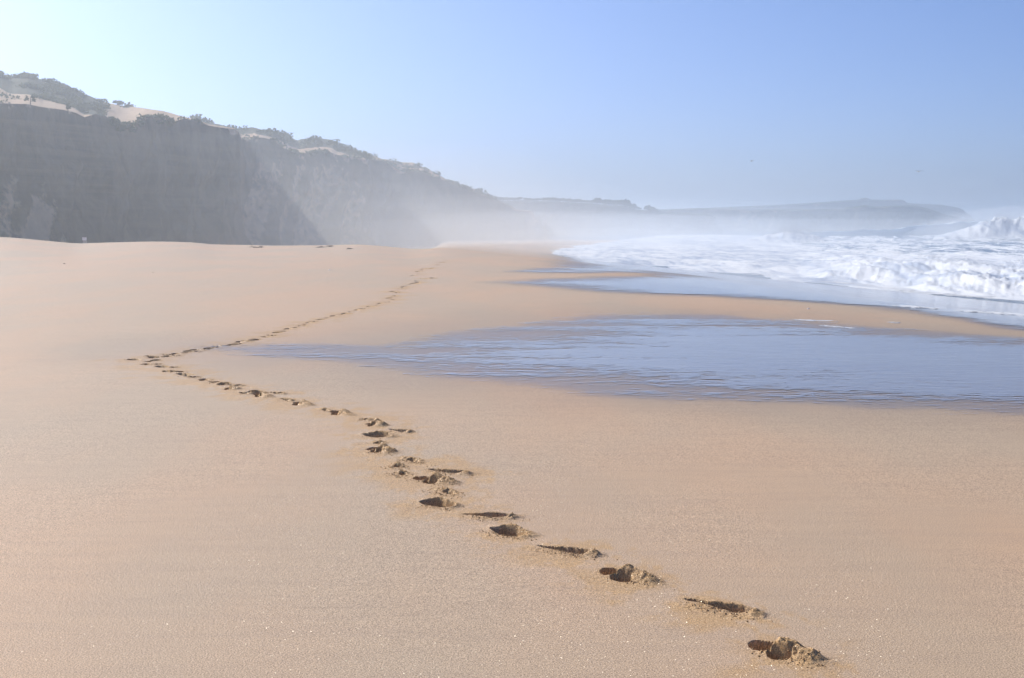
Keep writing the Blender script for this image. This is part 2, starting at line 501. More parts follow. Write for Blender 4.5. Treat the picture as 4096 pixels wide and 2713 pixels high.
FAR = [(268, 662), (262, 673), (318, 668), (345, 656), (375, 650), (398, 640), (440, 642), (470, 633), (505, 628), (530, 622), (568, 616), (600, 608), (640, 605),
       (690, 598), (720, 592), (745, 582), (775, 577), (815, 570), (830, 564), (905, 549), (925, 540), (958, 522), (1000, 514),
       (1045, 500), (1075, 490), (1118, 480), (1135, 470), (1175, 460), (1190, 452), (1235, 440), (1265, 430), (1330, 418), (1365, 408), (1400, 402),
       (1425, 392), (1480, 380), (1500, 372), (1550, 358), (1595, 350), (1625, 338), (1660, 330)]
END = [(1690, 315), (1668, 305), (1702, 296), (1720, 288), (1722, 270), (1700, 262), (1742, 246), (1782, 231), (1758, 240), (1832, 212), (1800, 220), (1868, 206),
       (1842, 196), (1892, 183), (1940, 178), (1832, 163), (1862, 152), (1858, 138), (1872, 127), (1902, 121), (1942, 113), (1925, 118), (1970, 94), (2010, 78), (2040, 68)]

rng = np.random.default_rng(7)
prints = []
def add_print(p0, p1, kind, label, group):
    g = on_ground([p0[0], p1[0]], [p0[1], p1[1]])
    c = 0.5 * (g[0] + g[1]); d = g[1] - g[0]
    L = math.hypot(d[0], d[1])
    prints.append(dict(c=c[:2].copy(), ang=math.atan2(d[1], d[0]), L=L, W=0.125, kind=kind, label=label, group=group,
                       seed=len(prints) * 13 + 3, k=1.0))
GNEAR = 'footprints in the near stretch of the trail'
for p0, p1, kd, lb in PRINTS:
    add_print(p0, p1, kd, lb, GNEAR)
def add_small(lst, label, group, hw):
    for i, (u, v) in enumerate(lst):
        x, y = zp(u, v)
        hw_i = hw * (0.8 + 0.5 * rng.random()) * (y - HORIZON) / 600
        tilt = rng.uniform(-0.05, 0.16)
        add_print((x - hw_i, y - hw_i * tilt), (x + hw_i, y + hw_i * tilt), ['slot', 'pitb', 'slot', 'pit'][i % 4], label, group)
add_small(MID, 'small dark footprint in the slanting run up to the left turn of the trail', 'footprints of the slanting run to the left turn', 27)
add_small(CORNER, 'small scuffed footprint in the orange cluster where the trail turns sharply at the left', 'footprints at the sharp left turn', 27)
add_small(FAR, 'tiny footprint in the thin line from the left turn past the pool tip', 'footprints of the thin middle line', 28)
add_small(END, 'tiny far footprint in the dark broken end of the trail near the cliffs', 'footprints at the far end of the trail', 34)

def local(p, X, Y):
    ca, sa = math.cos(p['ang']), math.sin(p['ang'])
    dx, dy = X - p['c'][0], Y - p['c'][1]
    return dx * ca + dy * sa, -dx * sa + dy * ca

def bell(x): return np.exp(-x * x)

def print_shape(p, X, Y):
    """height offset, loose-sand amount and membership of one footprint"""
    a, b = local(p, X, Y)
    L, W = p['L'], p['W']
    s = p['seed']
    u, v = a / (L * 0.5), b / (W * 0.5)
    wu = u + 0.16 * fbm(X * 14, Y * 14, s, 3); wv = v + 0.22 * fbm(X * 14, Y * 14, s + 5, 3)
    lump = fbm(X * 70, Y * 70, s + 9, 4) * 0.5 + 0.5
    fine = fbm(X * 160, Y * 160, s + 31, 3)
    h = np.zeros_like(X); loose = np.zeros_like(X)
    kd = p['kind']
    def hollow(cu, cv, ru, rv, depth, edge=0.28, rot=0.0):
        cu_, cv_ = wu - cu, wv - cv
        cr, sr = math.cos(rot), math.sin(rot)
        q = np.sqrt(((cu_ * cr + cv_ * sr * 0.4) / ru) ** 2 + ((-cu_ * sr * 2.0 + cv_ * cr) / rv) ** 2)
        return -depth * smooth(1.0 + edge * 0.3, 1.0 - edge, q)
    def mound(cu, cv, ru, rv, hh, pw=1.0):
        q = ((wu - cu) / ru) ** 2 + ((wv - cv) / rv) ** 2
        return hh * np.exp(-q ** pw)
    if kd == 'pit':
        m1 = mound(-0.16, 0.22, 0.36, 0.85, 0.052) + mound(0.52, -0.05, 0.40, 0.75, 0.036)
        h1 = hollow(-0.66, 0.22, 0.38, 1.0, 0.105, 0.16, 0.5) + hollow(-0.06, -0.85, 0.30, 0.62, 0.095, 0.18)
        rough = np.clip(m1 / 0.03, 0, 1)
        cracks = np.abs(fbm(X * 26 + 0.3 * fine, Y * 26, s + 17, 2))
        m1 = m1 + rough * (lump - 0.5) * 0.016 - rough * 0.012 * smooth(0.10, 0.0, cracks)
        h = m1 + h1
        loose = np.clip(rough + mound(0, -0.6, 1.2, 1.6, 0.8), 0, 1)
    elif kd == 'pitb':
        rim = mound(0.0, 0.95, 0.75, 0.40, 0.030) + mound(0.75, 0.1, 0.30, 0.7, 0.022)
        h1 = hollow(0.05, 0.0, 0.85, 0.85, 0.085, 0.20)
        fl = mound(-0.45, 0.1, 0.40, 0.6, 0.030)
        rough = np.clip(rim / 0.02, 0, 1)
        h = rim + h1 + fl + rough * (lump - 0.5) * 0.014
        loose = np.clip(rough + mound(0, -0.5, 1.2, 1.6, 0.7), 0, 1)
    elif kd == 'slot':
        # a blade-like slit: steep wall on the far side, ramp on the near side
        wid = (0.16 + 0.36 * smooth(-0.9, 0.35, u)) * smooth(1.02, 0.50, u) * smooth(-1.05, -0.8, u) + 1e-4
        q = (wv - 0.25) / (wid * 1.3)
        dep = 0.110 * smooth(-1.05, -0.1, u) * smooth(0.75, 0.45, u) + 0.022 * smooth(-1.0, -0.8, u) * smooth(0.6, 0.3, u)
        h = -dep * smooth(1.0, 0.75, q) * smooth(-1.3, 0.1, q)
        toe = mound(0.76, -0.1, 0.24, 0.60, 0.026)
        lip = mound(0.0, 0.95, 0.8, 0.28, 0.008)
        rough = np.clip((toe + lip) / 0.018, 0, 1)
        apron = mound(-0.1, -1.0, 0.75, 0.9, 0.009)
        h = h + toe + lip + rough * (lump - 0.5) * 0.018 + apron * (lump * 1.6 - 0.5)
        loose = np.clip(rough + apron / 0.009 * 0.9, 0, 1)
    else:
        m = mound(-0.1, 0, 0.65, 0.55, 0.020)
        rough = np.clip(m / 0.012, 0, 1)
        h = m * (0.4 + lump) + rough * (lump - 0.5) * 0.020 + hollow(0.15, -0.35, 0.35, 0.35, 0.035, 0.4)
        loose = np.clip(rough + mound(0, -0.4, 1.1, 1.5, 0.7), 0, 1)
    if p['c'][1] > 12.5:
        h = np.minimum(h, 0) * (1.15 if p['c'][1] < 35 else 2.2) + np.maximum(h, 0) * 0.35
    win = smooth(1.75, 1.15, np.abs(u)) * smooth(3.2, 1.9, np.abs(v))
    h = h + loose * fine * 0.0022
    member = np.maximum(np.maximum(smooth(0.002, 0.010, np.abs(h)), 0), 0) * smooth(1.5, 1.15, np.sqrt((u * 0.92) ** 2 + (v / 1.55) ** 2))
    return h * win * p['k'], loose * win, member

for i, p in enumerate(prints):
    y = p['c'][1]
    p['k'] = 1.0 if y < 10 else (0.72 if y < 26 else 0.85)
    if y > 14: p['W'] = 0.12 if y < 28 else 0.2

# ------------------------------------------------------------------ beach mesh
Y0 = 8.0
LR = np.exp(np.arange(math.log(2.6), math.log(600.0), 0.006))
TC = np.arange(-0.95, 0.80, 0.007)
YY = LR[:, None] - Y0 + 0 * TC[None, :]
XX = LR[:, None] * TC[None, :]
nr, nc = YY.shape
cells_r, cells_c = nr - 1, nc - 1
refine = np.zeros((cells_r, cells_c), np.int32)

def n_for(y): return 16 if y < 7.2 else (12 if y < 10 else (9 if y < 16 else 6))
for p in prints:
    R = p['L'] * 0.5 * 1.75 + 0.05
    yl, yh = p['c'][1] - R, p['c'][1] + R
    r0 = np.searchsorted(LR, yl + Y0) - 1; r1 = np.searchsorted(LR, yh + Y0)
    for r in range(max(r0, 0), min(r1 + 1, cells_r)):
        c0 = np.searchsorted(TC, (p['c'][0] - R) / LR[r]) - 1; c1 = np.searchsorted(TC, (p['c'][0] + R) / LR[r])
        for c in range(max(c0, 0), min(c1 + 1, cells_c)):
            cx = (XX[r, c] + XX[r + 1, c + 1]) / 2; cy = (YY[r, c] + YY[r + 1, c]) / 2
            a, b = local(p, cx, cy)
            cs = (LR[r + 1] - LR[r])
            if abs(a) < p['L'] * 0.5 * 1.75 + cs * 0.6 and abs(b) < p['W'] * 0.5 * 3.2 + cs * 0.6:
                refine[r, c] = max(refine[r, c], n_for(p['c'][1]))

ZZ = ground(XX, YY)
P2 = np.stack([XX, YY], -1)
wet, _, _ = wetness(P2)
Vc = np.stack([XX, YY, ZZ], -1).reshape(-1, 3)
Fc = grid_faces(nr, nc)
coarse = (refine.reshape(-1) == 0)
Fc = Fc[coarse]
Vs = [Vc]; Fs = [Fc]; Ws = [wet.reshape(-1)]; Ds = [np.zeros(len(Vc))]
own = [np.full(len(Fc), -1)]
base = len(Vc)
PC = np.array([p['c'] for p in prints]); PL = np.array([p['L'] for p in prints])
for r, c in zip(*np.nonzero(refine)):
    n = refine[r, c]
    f = np.linspace(0, 1, n + 1)
    lr = LR[r] + (LR[r + 1] - LR[r]) * f
    tc = TC[c] + (TC[c + 1] - TC[c]) * f
    y = lr[:, None] - Y0 + 0 * tc[None]; x = lr[:, None] * tc[None]
    z = ground(x, y)
    ld = np.zeros_like(z); best = np.full(z.shape, 0.25); who = np.full(z.shape, -1)
    near = np.nonzero(np.hypot(PC[:, 0] - x.mean(), PC[:, 1] - y.mean()) < PL * 0.5 * 1.8 + 0.6)[0]
    for k in near:
        h, lo, mb = print_shape(prints[k], x, y)
        z = z + h; ld = np.maximum(ld, lo)
        t = mb > best
        who = np.where(t, k, who); best = np.where(t, mb, best)
    V = np.stack([x, y, z], -1).reshape(-1, 3)
    Fq = grid_faces(n + 1, n + 1)
    wf = who.reshape(-1)[Fq]
    ow = np.where((wf >= 0).sum(1) >= 2, wf.max(1), -1)
    Vs.append(V); Fs.append(Fq + base); Ds.append(ld.reshape(-1))
    Ws.append(wetness(V[:, :2])[0]); own.append(ow)
    base += len(V)
V = np.vstack(Vs); Fq = np.vstack(Fs); W = np.concatenate(Ws); D = np.concatenate(Ds); own = np.concatenate(own)
# weld the refined cells so that shading is continuous
key = np.round(V[:, :2] * 2e4).astype(np.int64)
_, first, inv = np.unique(key[:, 0] * (1 << 32) + key[:, 1], return_index=True, return_inverse=True)
V = V[first]; W = W[first]; D = D[first]; Fq = inv[Fq]
_pd = np.full(len(V), 9.0)
for p in prints:
    if p['c'][1] < 60:
        sc_ = 0.20 if p['c'][1] < 8 else 0.26
        m_ = np.abs(V[:, 1] - p['c'][1]) < 1.2
        _pd[m_] = np.minimum(_pd[m_], np.hypot(V[m_, 0] - p['c'][0] + 0.03, V[m_, 1] - p['c'][1] + 0.06) / sc_)
_tn = fbm(V[:, 0] * 5.0, V[:, 1] * 3.0, 301, 4, 0.6)
D = np.maximum(D, 0.85 * smooth(1.5, 0.3, _pd + 1.5 * _tn + 0.9 * fbm(V[:, 0] * 22.0, V[:, 1] * 12.0, 311, 3, 0.6)))
att = {'wet': W, 'disturbed': D}
v_, f_, a_ = sub_mesh(V, Fq, own < 0, att)
beach = tag(link_mesh('beach', v_, f_, M_SAND, attrs=a_), 'broad beach of pale orange sand with darker damp margins', kind='structure')
for k, p in enumerate(prints):
    msk = own == k
    if msk.sum() < 2: continue
    v_, f_, a_ = sub_mesh(V, Fq, msk, att)
    org = np.array([p['c'][0], p['c'][1], 0.0])
    org[2] = ground(org[0], org[1])
    o = link_mesh('footprint', v_ - org, f_, M_SAND, attrs=a_)
    o.location = org
    tag(o, p['label'], 'footprint', p['group'])

# crumbs of kicked-up sand round the near footprints
ico = np.array([(0, 0, 1), (0.9, 0, 0.2), (0.28, 0.86, 0.2), (-0.73, 0.53, 0.2), (-0.73, -0.53, 0.2), (0.28, -0.86, 0.2), (0, 0, -0.6)])
icof = np.array([(0, 1, 2), (0, 2, 3), (0, 3, 4), (0, 4, 5), (0, 5, 1), (6, 2, 1), (6, 3, 2), (6, 4, 3), (6, 5, 4), (6, 1, 5)])
cv, cf = [], []
nb = 0
for p in prints:
    if p['c'][1] > 16: continue
    cnt = int(260 if p['c'][1] < 9 else 45)
    if p['kind'] == 'low': cnt = int(cnt * 0.8)
    ca, sa = math.cos(p['ang']), math.sin(p['ang'])
    u = rng.normal(0.15, 0.50, cnt) * p['L'] * 0.5; v = (rng.normal(-0.7, 0.6, cnt)) * p['W'] * 0.5
    x = p['c'][0] + u * ca - v * sa; y = p['c'][1] + u * sa + v * ca
    z = ground(x, y) + print_shape(p, x, y)[0]
    sz = 0.0016 + 0.0038 * rng.random(cnt) ** 3
    for j in range(cnt):
        V7 = ico * sz[j] * rng.uniform(0.7, 1.3, (7, 3))
        cv.append(V7 + (x[j], y[j], z[j] + sz[j] * 0.2)); cf.append(icof + nb); nb += 7
cv = np.vstack(cv)
o = link_mesh('sand_crumbs', cv, np.vstack(cf), M_SAND, smooth_shade=False, attrs={'wet': np.zeros(len(cv)), 'disturbed': np.ones(len(cv))})
tag(o, 'loose orange crumbs of sand scattered round the near footprints', kind='stuff')

# ------------------------------------------------------------------ thin water on the sand
def film(name, poly, mat, thick, grow, lift, label, rows, cols, edge):
    X = rows[:, None] * cols[None, :]; Yg = rows[:, None] + 0 * cols[None, :]
    P = np.stack([X, Yg], -1)
    d = sdf(P, poly)
    keep_v = d > -grow * np.clip(Yg / 14, 1, 5)
    Z = ground(X, Yg) + lift
    Vv = np.stack([X, Yg, Z], -1).reshape(-1, 3)
    Ff = grid_faces(len(rows), len(cols))
    m = keep_v.reshape(-1)[Ff].all(1)
    dep = np.clip(d / (edge * np.clip(Yg / 14, 0.8, 4)), -0.6, 1.6)
    dep = (np.where(dep > 0, dep * (0.50 + 0.50 * smooth(-1.0, 6.0, X)), dep)).reshape(-1)
    v_, f_, a_ = sub_mesh(Vv, Ff, m, {'depth': dep})
    return tag(link_mesh(name, v_, f_, mat, attrs=a_), label, kind='structure')
film('tidal_pool', POOL, M_POOL, 0.01, 0.5, 0.006, 'shallow rippled pool of sea water lying on the sand',
     np.exp(np.arange(math.log(7.5), math.log(27), 0.004)), np.arange(-0.26, 1.9, 0.006), 1.9)
film('swash', SWASH, M_SWASH, 0.01, 0.3, 0.010, 'thin sheet of backwash water sliding down the sand to the surf',
     np.exp(np.arange(math.log(12), math.log(240), 0.006)), np.arange(-0.02, 1.6, 0.006), 0.6)

# ------------------------------------------------------------------ sea
FRONT = plan([(2205, 1013), (2225, 1019), (2300, 1023), (2370, 1041), (2450, 1051), (2600, 1059), (2750, 1066), (2830, 1083),
              (3000, 1089), (3100, 1092), (3180, 1120), (3370, 1128), (3560, 1147), (3700, 1167), (3850, 1179), (4096, 1192)])
front_far = [(13, 245), (24, 307), (41, 378), (70, 520), (110, 800), (130, 1500), (130, 7000)]
front_near = [FRONT[-1] + np.array([8, -14]), FRONT[-1] + np.array([18, -40]), FRONT[-1] + np.array([30, -90])]
SHORE = np.vstack([front_far[::-1], FRONT, front_near])
# closed region of the sea in plan
SEA_POLY = np.vstack([SHORE, [(9000, -60), (9000, 7000)]])

def sea_height(X, Yg):
    P = np.stack([X, Yg], -1)
    Q = P + np.stack([fbm(X * 0.35, Yg * 0.10, 141, 4, 0.6) * 2.2, fbm(X * 0.2, Yg * 0.07, 151, 3) * 4.0], -1) * smooth(30, 70, Yg)[..., None]
    d = sdf(Q, SEA_POLY)                      # metres seaward of the front
    t = X / np.maximum(Yg, 1)
    px = CX + t * F_PX
    z0 = np.where(d > -1.4, np.maximum(SEA_Z, ground(X, Yg) + 0.03), SEA_Z)
    z0 = np.where(Yg > 420, SEA_Z, z0)
    hb = np.interp(px, [2000, 2300, 2700, 3100, 3200, 3400, 3700, 4096, 5000], [0.12, 0.25, 0.35, 0.35, 0.30, 0.9, 1.25, 1.45, 1.6])
    wob = 1.0 + 0.35 * fbm(X * 0.22, Yg * 0.08, 41, 3)
    bore = hb * wob * smooth(-0.6, 7.5, d + 1.6 * fbm(X * 0.5, Yg * 0.25, 43, 3)) ** 0.8 * (0.35 + 0.65 * smooth(34, 8, d))
    turb = fbm(X * 0.45, Yg * 0.12, 51, 6, 0.6) * 0.42 * smooth(0.3, 3, d) * smooth(170, 40, d) * np.clip(hb * 1.2, 0.35, 1)
    billow = np.abs(fbm(X * 0.7, Yg * 0.28, 57, 6, 0.66)) * 0.50 * np.clip(hb, 0.15, 1) * smooth(-0.3, 1.5, d) * smooth(30, 10, d)
    chop = fbm(X * 0.16, Yg * 0.05, 61, 4) * 0.38 * smooth(20, 90, d)
    z = z0 + bore + turb + billow + chop
    foam = 1.15 * smooth(-3, -1.5, d) * smooth(46, 20, d) + 0.52 * smooth(10, 30, d) * smooth(230, 120, d)
    leftness = smooth(3450, 2900, px)
    foam = np.maximum(foam, (0.45 + 0.45 * leftness) * smooth(330, 250, Yg) * smooth(0, 2, d))
    brk = np.zeros_like(X)
    # big breaker
    def ridge(y0, crest_px, crest_row, front, back, foamv, rough, noise_seed):
        cr = np.interp(px, crest_px, crest_row, left=HORIZON + 200, right=crest_row[-1])
        yy0 = y0 + 4 * fbm(px / 300.0, px * 0, noise_seed, 2)
        zc = EYE - (cr - HORIZON) / F_PX * yy0 - SEA_Z
        zc = np.clip(zc, 0, None)
        n = fbm(px / 34.0, Yg * 0.2, noise_seed + 3, 6, 0.72) + 0.5 * np.abs(fbm(px / 11.0, Yg * 0.5, noise_seed + 8, 4, 0.7))
        zc = zc * (1 + rough * n)
        s = Yg - yy0
        prof = np.where(s < 0, smooth(-front, 0, s), smooth(back, 0, s))
        return zc * prof, zc, s
    r1, z1, s1 = ridge(300, [3725, 3760, 3810, 3880, 3921, 3968, 3995, 4019, 4040, 4060, 4096, 4200, 4400],
                       [960, 951, 937, 920, 902, 880, 878, 884, 892, 886, 870, 862, 880], 13, 16, 1, 0.26, 71)
    r2, z2, s2 = ridge(360, [3180, 3240, 3546, 3600, 3648, 3880, 4000, 4400], [938, 932, 923, 917, 910, 897, 900, 900], 22, 45, 0.2, 0.04, 81)
    r3, z3, s3 = ridge(290, [2960, 3020, 3110, 3150, 3200, 3240, 3320], [968, 955, 935, 923, 928, 940, 965], 9, 14, 1, 0.4, 91)
    z = z + np.maximum(np.maximum(r1, r2), r3)
    brk = np.where((r1 > 0.55) & (s1 < 11), 1, brk)
    brk = np.where((r3 > 0.5) & (s3 < 9) & (brk == 0), 3, brk)
    foam = np.where(r1 > 0.25, np.maximum(foam, 1.3 * smooth(0.2, 0.8, r1)), foam)
    foam = np.where(r3 > 0.25, np.maximum(foam, 1.2 * smooth(0.2, 0.8, r3)), foam)
    foam = np.where((r2 > 0.5) & (r1 < 0.4), np.minimum(foam, 0.10 + 0.75 * smooth(-3, 2, s2) * smooth(9, 2, s2)), foam)
    foam = np.where(Yg > 420, 0.05, foam)
    brk = np.where((d > -0.1) & (d < 15) & (px > 3140) & (Yg < 200) & (brk == 0), 2, brk)
    return z, foam, d, brk

rows = np.concatenate([np.exp(np.arange(math.log(40), math.log(270), 0.0055)), np.arange(271, 420, 1.1), np.exp(np.arange(math.log(421), math.log(7000), 0.03))])
cols = np.arange(-0.06, 0.85, 0.0013)
X = rows[:, None] * cols[None, :]; Yg = rows[:, None] + 0 * cols[None, :]
Z, foam, d, brk = sea_height(X, Yg)
Vv = np.stack([X, Yg, Z], -1).reshape(-1, 3)
Ff = grid_faces(len(rows), len(cols))
under = (SEA_Z - ground(X, Yg)).reshape(-1)
inside = (d.reshape(-1)[Ff] > -1.2).all(1) | (under[Ff] > -0.25).any(1)
fb = brk.reshape(-1)[Ff].min(1)
Zs = Vv[:, 2] - np.where((d.reshape(-1) < -0.5) & (under < 0), 0.12, 0)
Vv[:, 2] = Zs
att = {'foam': foam.reshape(-1)}
v_, f_, a_ = sub_mesh(Vv, Ff, inside & (fb == 0), att)
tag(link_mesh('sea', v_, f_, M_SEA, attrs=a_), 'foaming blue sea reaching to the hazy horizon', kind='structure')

def spray(parent, region, count, rise, size, seed, org):
    r_ = np.random.default_rng(seed)
    f = Ff[inside & (fb == region)]
    zz = Vv[f[:, 0], 2]
    wgt = np.clip(zz - np.quantile(zz, 0.35), 0.02, None) ** 1.5
    pick = r_.choice(len(f), count, p=wgt / wgt.sum())
    w4 = r_.dirichlet((1, 1, 1, 1), count)
    c = (Vv[f[pick]] * w4[..., None]).sum(1)
    c[:, 2] += rise * r_.random(count) ** 2.5
    c[:, 0] += r_.normal(0, 0.25, count) * rise
    c[:, 1] += r_.normal(0, 0.3, count)
    sz = size * (0.35 + r_.random(count) ** 2)
    tet = np.array([(0, 0, 1), (0.94, 0, -0.33), (-0.47, 0.82, -0.33), (-0.47, -0.82, -0.33)])
    V4 = c[:, None, :] + tet[None] * sz[:, None, None] * r_.uniform(0.6, 1.4, (count, 4, 3))
    F4 = np.array([(0, 1, 2), (0, 2, 3), (0, 3, 1), (1, 3, 2)])
    o = link_mesh('spray', V4.reshape(-1, 3) - org, (F4[None] + 4 * np.arange(count)[:, None, None]).reshape(-1, 3), M_FOAM, parent=parent, smooth_shade=True)
    o['kind'] = 'stuff'

for reg, lb, cnt, rise, size in ((1, 'tall breaking wave throwing up white spray at the far right', 42000, 2.4, 0.06),
                                 (2, 'long low wall of tumbling white foam rushing up the sand at right', 30000, 0.5, 0.03),
                                 (3, 'small distant plume of a breaking wave left of the dark swell', 9000, 1.6, 0.06)):
    m = inside & (fb == reg)
    v_, f_, a_ = sub_mesh(Vv, Ff, m, att)
    org = v_.mean(0); org[2] = v_[:, 2].min()
    e = empty('breaking_wave', org)
    tag(e, lb, 'wave', 'breaking waves')
    link_mesh('wave_face', v_ - org, f_, M_SEA, parent=e, attrs=a_)
    spray(e, reg, cnt, rise, size, 100 + reg, org)

# thin lace of foam on the sand, stranded by the last wave
fl_v, fl_f = [], []
def foam_line(pts, n, wid, hgt, lift=0.003):
    g = plan(pts)
    s = np.concatenate([[0], np.cumsum(np.hypot(*np.diff(g, axis=0).T))])
    for _ in range(n):
        q = rng.random() * s[-1]
        x = np.interp(q, s, g[:, 0]) + rng.normal(0, wid); y = np.interp(q, s, g[:, 1]) + rng.normal(0, wid * 1.2)
        if vnoise(np.array(q * 1.7), np.array(3.0), 77) < -0.15: continue
        r = hgt * (0.4 + 1.6 * rng.random() ** 2)
        V7 = ico * np.array([r * 2.6, r * 1.8, 0.007]) * rng.uniform(0.7, 1.3, (7, 3))
        fl_v.append(V7 + (x, y, max(float(ground(x, y)), SEA_Z) + lift)); fl_f.append(icof + 7 * (len(fl_v) - 1))
foam_line([(3105, 1281), (3200, 1281), (3300, 1285), (3400, 1290)], 110, 0.05, 0.018)
foam_line([(3225, 1298), (3300, 1304), (3480, 1320), (3560, 1327)], 140, 0.04, 0.014)
foam_line([(3650, 1288), (3560, 1293)], 30, 0.06, 0.014)
foam_line([(3540, 1224), (3620, 1228), (3700, 1234), (3790, 1240), (3880, 1249), (4000, 1257), (4096, 1261)], 900, 0.12, 0.06, 0.012)
foam_line([(3170, 1120), (3300, 1127), (3420, 1136), (3560, 1150), (3700, 1172), (3850, 1184), (4096, 1196)], 900, 0.3, 0.10, 0.014)
foam_line([(2990, 1098), (3080, 1099), (3160, 1100), (3240, 1099)], 260, 0.25, 0.10, 0.012)
o = link_mesh('stranded_foam', np.vstack(fl_v), np.vstack(fl_f), M_FOAM, smooth_shade=False)
tag(o, 'thin white lines of stranded foam along the edge of the water', kind='stuff')

# ------------------------------------------------------------------ cliffs and headlands
scrub_pts = []
def interp_noise(px, tr, amp, seed):
    a = np.array(tr, float)
    return np.interp(px, a[:, 0], a[:, 1]) + amp * fbm(px / 13.0, px * 0, seed, 4, 0.6)

def cliff(name, label, px0, px1, ridge, rim, ydep, dune_depth, face_run, step, base_z, seed, rough=1.0, jag=1.2, turn=0.0, turn_px=60, scrub=None, sandy=1.0):
    px = np.arange(px0, px1 + 0.01, step)
    Yb = np.interp(px, *np.array(ydep, float).T)
    if turn:
        Yb = Yb + turn * smooth(px1 - turn_px, px1, px) ** 2
    rr = interp_noise(px, ridge, jag, seed); rm = interp_noise(px, rim, jag, seed + 7)
    rm = np.maximum(rm, rr + 1.0)
    h_face = EYE - (rm - HORIZON) / F_PX * Yb - base_z
    nf, nd, nb_ = 70, 26, 6
    Yrim = Yb + h_face * face_run
    _dk = np.hanning(61); _dk /= _dk.sum()
    dd = dune_depth * np.convolve(np.pad(np.clip((rm - rr) / 45.0, 0.08, 1.4), 30, 'edge'), _dk, 'valid')
    Yrg = Yrim + dd
    prim = at_depth(px, rm, Yrim); prg = at_depth(px, rr, Yrg)
    pb = at_depth(px, np.full_like(px, HORIZON), Yb); pb[:, 2] = base_z
    # keep the base straight below the rim in plan
    pb[:, 0] = prim[:, 0] * 0.35 + (px - CX) / F_PX * Yb * 0.65
    V = []; sandA = []; scA = []
    along = np.concatenate([[0], np.cumsum(np.hypot(np.diff(pb[:, 0]), np.diff(pb[:, 1])))])
    tang = np.gradient(pb[:, :2], axis=0); tang /= np.linalg.norm(tang, axis=1)[:, None] + 1e-9
    nrm = np.stack([tang[:, 1], -tang[:, 0]], -1)
    for k in range(nf):
        s = k / (nf - 1)
        q = s ** 0.85
        p = pb + (prim - pb) * s
        prof = (q - s) * 0.0
        p = p.copy()
        zz = p[:, 2]
        wgt = math.sin(math.pi * min(1, s * 0.94 + 0.06)) ** 0.6 * (1 - s ** 6) + 0.02
        sl = along - zz * 0.35
        g1 = np.abs(fbm(sl / 17.0, zz / 60.0, seed + 20, 3, 0.55)) * 5.0
        g2 = np.abs(fbm(sl / 5.0, zz / 22.0, seed + 24, 3, 0.6)) * 1.6
        g3 = fbm(along / 2.3, zz / 2.0, seed + 28, 3, 0.6) * 0.55
        ledge = fbm(along / 60.0, zz / 3.0, seed + 33, 2) * 0.7
        off = (g1 + g2 + g3 + ledge - 2.0) * wgt * rough
        talus = 5.0 * (1 - smooth(0, 0.42, np.full_like(zz, s))) * rough * 0.5 * (0.5 + 0.5 * fbm(along / 14, along * 0, seed + 40, 2))
        p[:, 0] += nrm[:, 0] * (-off + talus); p[:, 1] += nrm[:, 1] * (-off + talus)
        V.append(p); chute = smooth(0.22, 0.03, np.abs(fbm((along - zz * 0.55) / 16.0, zz / 90.0, seed + 60, 3, 0.5))) * smooth(0.1, 0.5, fbm(along / 30.0, zz / 18.0, seed + 64, 2) + 0.35)
        fan = smooth(-0.1, 0.45, fbm((along - zz * 0.4) / 24.0, zz / 26.0, seed + 66, 3)) * (1 - smooth(0.25, 0.75, np.full_like(zz, s)))
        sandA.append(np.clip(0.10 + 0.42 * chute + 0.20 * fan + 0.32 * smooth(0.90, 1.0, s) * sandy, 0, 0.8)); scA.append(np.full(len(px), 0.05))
    for k in range(1, nd + 1):
        s = k / nd
        p = prim + (prg - prim) * s
        hump = np.sin(np.pi * s) * (0.05 * dd + 0.15 * fbm(along / 14, s * 4 + along * 0, seed + 50, 3))
        p = p.copy(); p[:, 2] += -0.35 * hump
        V.append(p)
        sandA.append(np.full(len(px), 0.85 * sandy))
        if scrub is not None:
            sv = scrub(px, s)
        else:
            sv = np.full(len(px), 0.1)
        scA.append(sv)
    for k in range(1, nb_ + 1):
        s = k / nb_
        p = prg.copy(); p[:, 1] += 45 * s; p[:, 0] += (prg[:, 0] / prg[:, 1]) * 45 * s
        p[:, 2] = prg[:, 2] - (prg[:, 2] - base_z) * s ** 1.4 - 0.6
        V.append(p); sandA.append(np.full(len(px), 0.8)); scA.append(np.full(len(px), 0.3))
    nrow = len(V)
    V = np.stack(V, 0)
    Fm = grid_faces(nrow, len(px))
    o = link_mesh(name, V.reshape(-1, 3), Fm, M_CLIFF, attrs={'sandy': np.concatenate(sandA), 'scrub': np.concatenate(scA)})
    tag(o, label, kind='structure')
    return V, px, rr, rm, np.stack(scA, 0)

A_ridge = [(-700, 150), (-300, 230), (-120, 262), (0, 291), (31, 309), (48, 314), (97, 307), (110, 304), (148, 311), (173, 326), (204, 329), (255, 337), (286, 355), (306, 358), (327, 375),
           (357, 383), (388, 398), (429, 412), (490, 423), (551, 430), (612, 439), (653, 444), (699, 457), (740, 469), (796, 480), (837, 498), (893, 506),
           (934, 512), (954, 523), (964, 548), (985, 580)]
A_rim = [(-700, 330), (-300, 370), (0, 413), (51, 416), (102, 416), (168, 429), (245, 439), (296, 449), (337, 469), (378, 457), (429, 469), (469, 495), (510, 497), (541, 503), (553, 480),
         (587, 467), (653, 469), (699, 485), (740, 474), (796, 486), (837, 504), (893, 512), (934, 517), (954, 528), (964, 553), (985, 590)]
def scrubA(px, s):
    left = smooth(470, 380, px + 70 * fbm(px / 40.0, s * 3 + px * 0, 13, 3))
    top = smooth(0.45, 0.62, s + 0.0008 * (px - 150)) * left
    mid = 0.32
    return np.maximum(0.12, 0.92 * top) + 0.10 * (1 - s) * mid
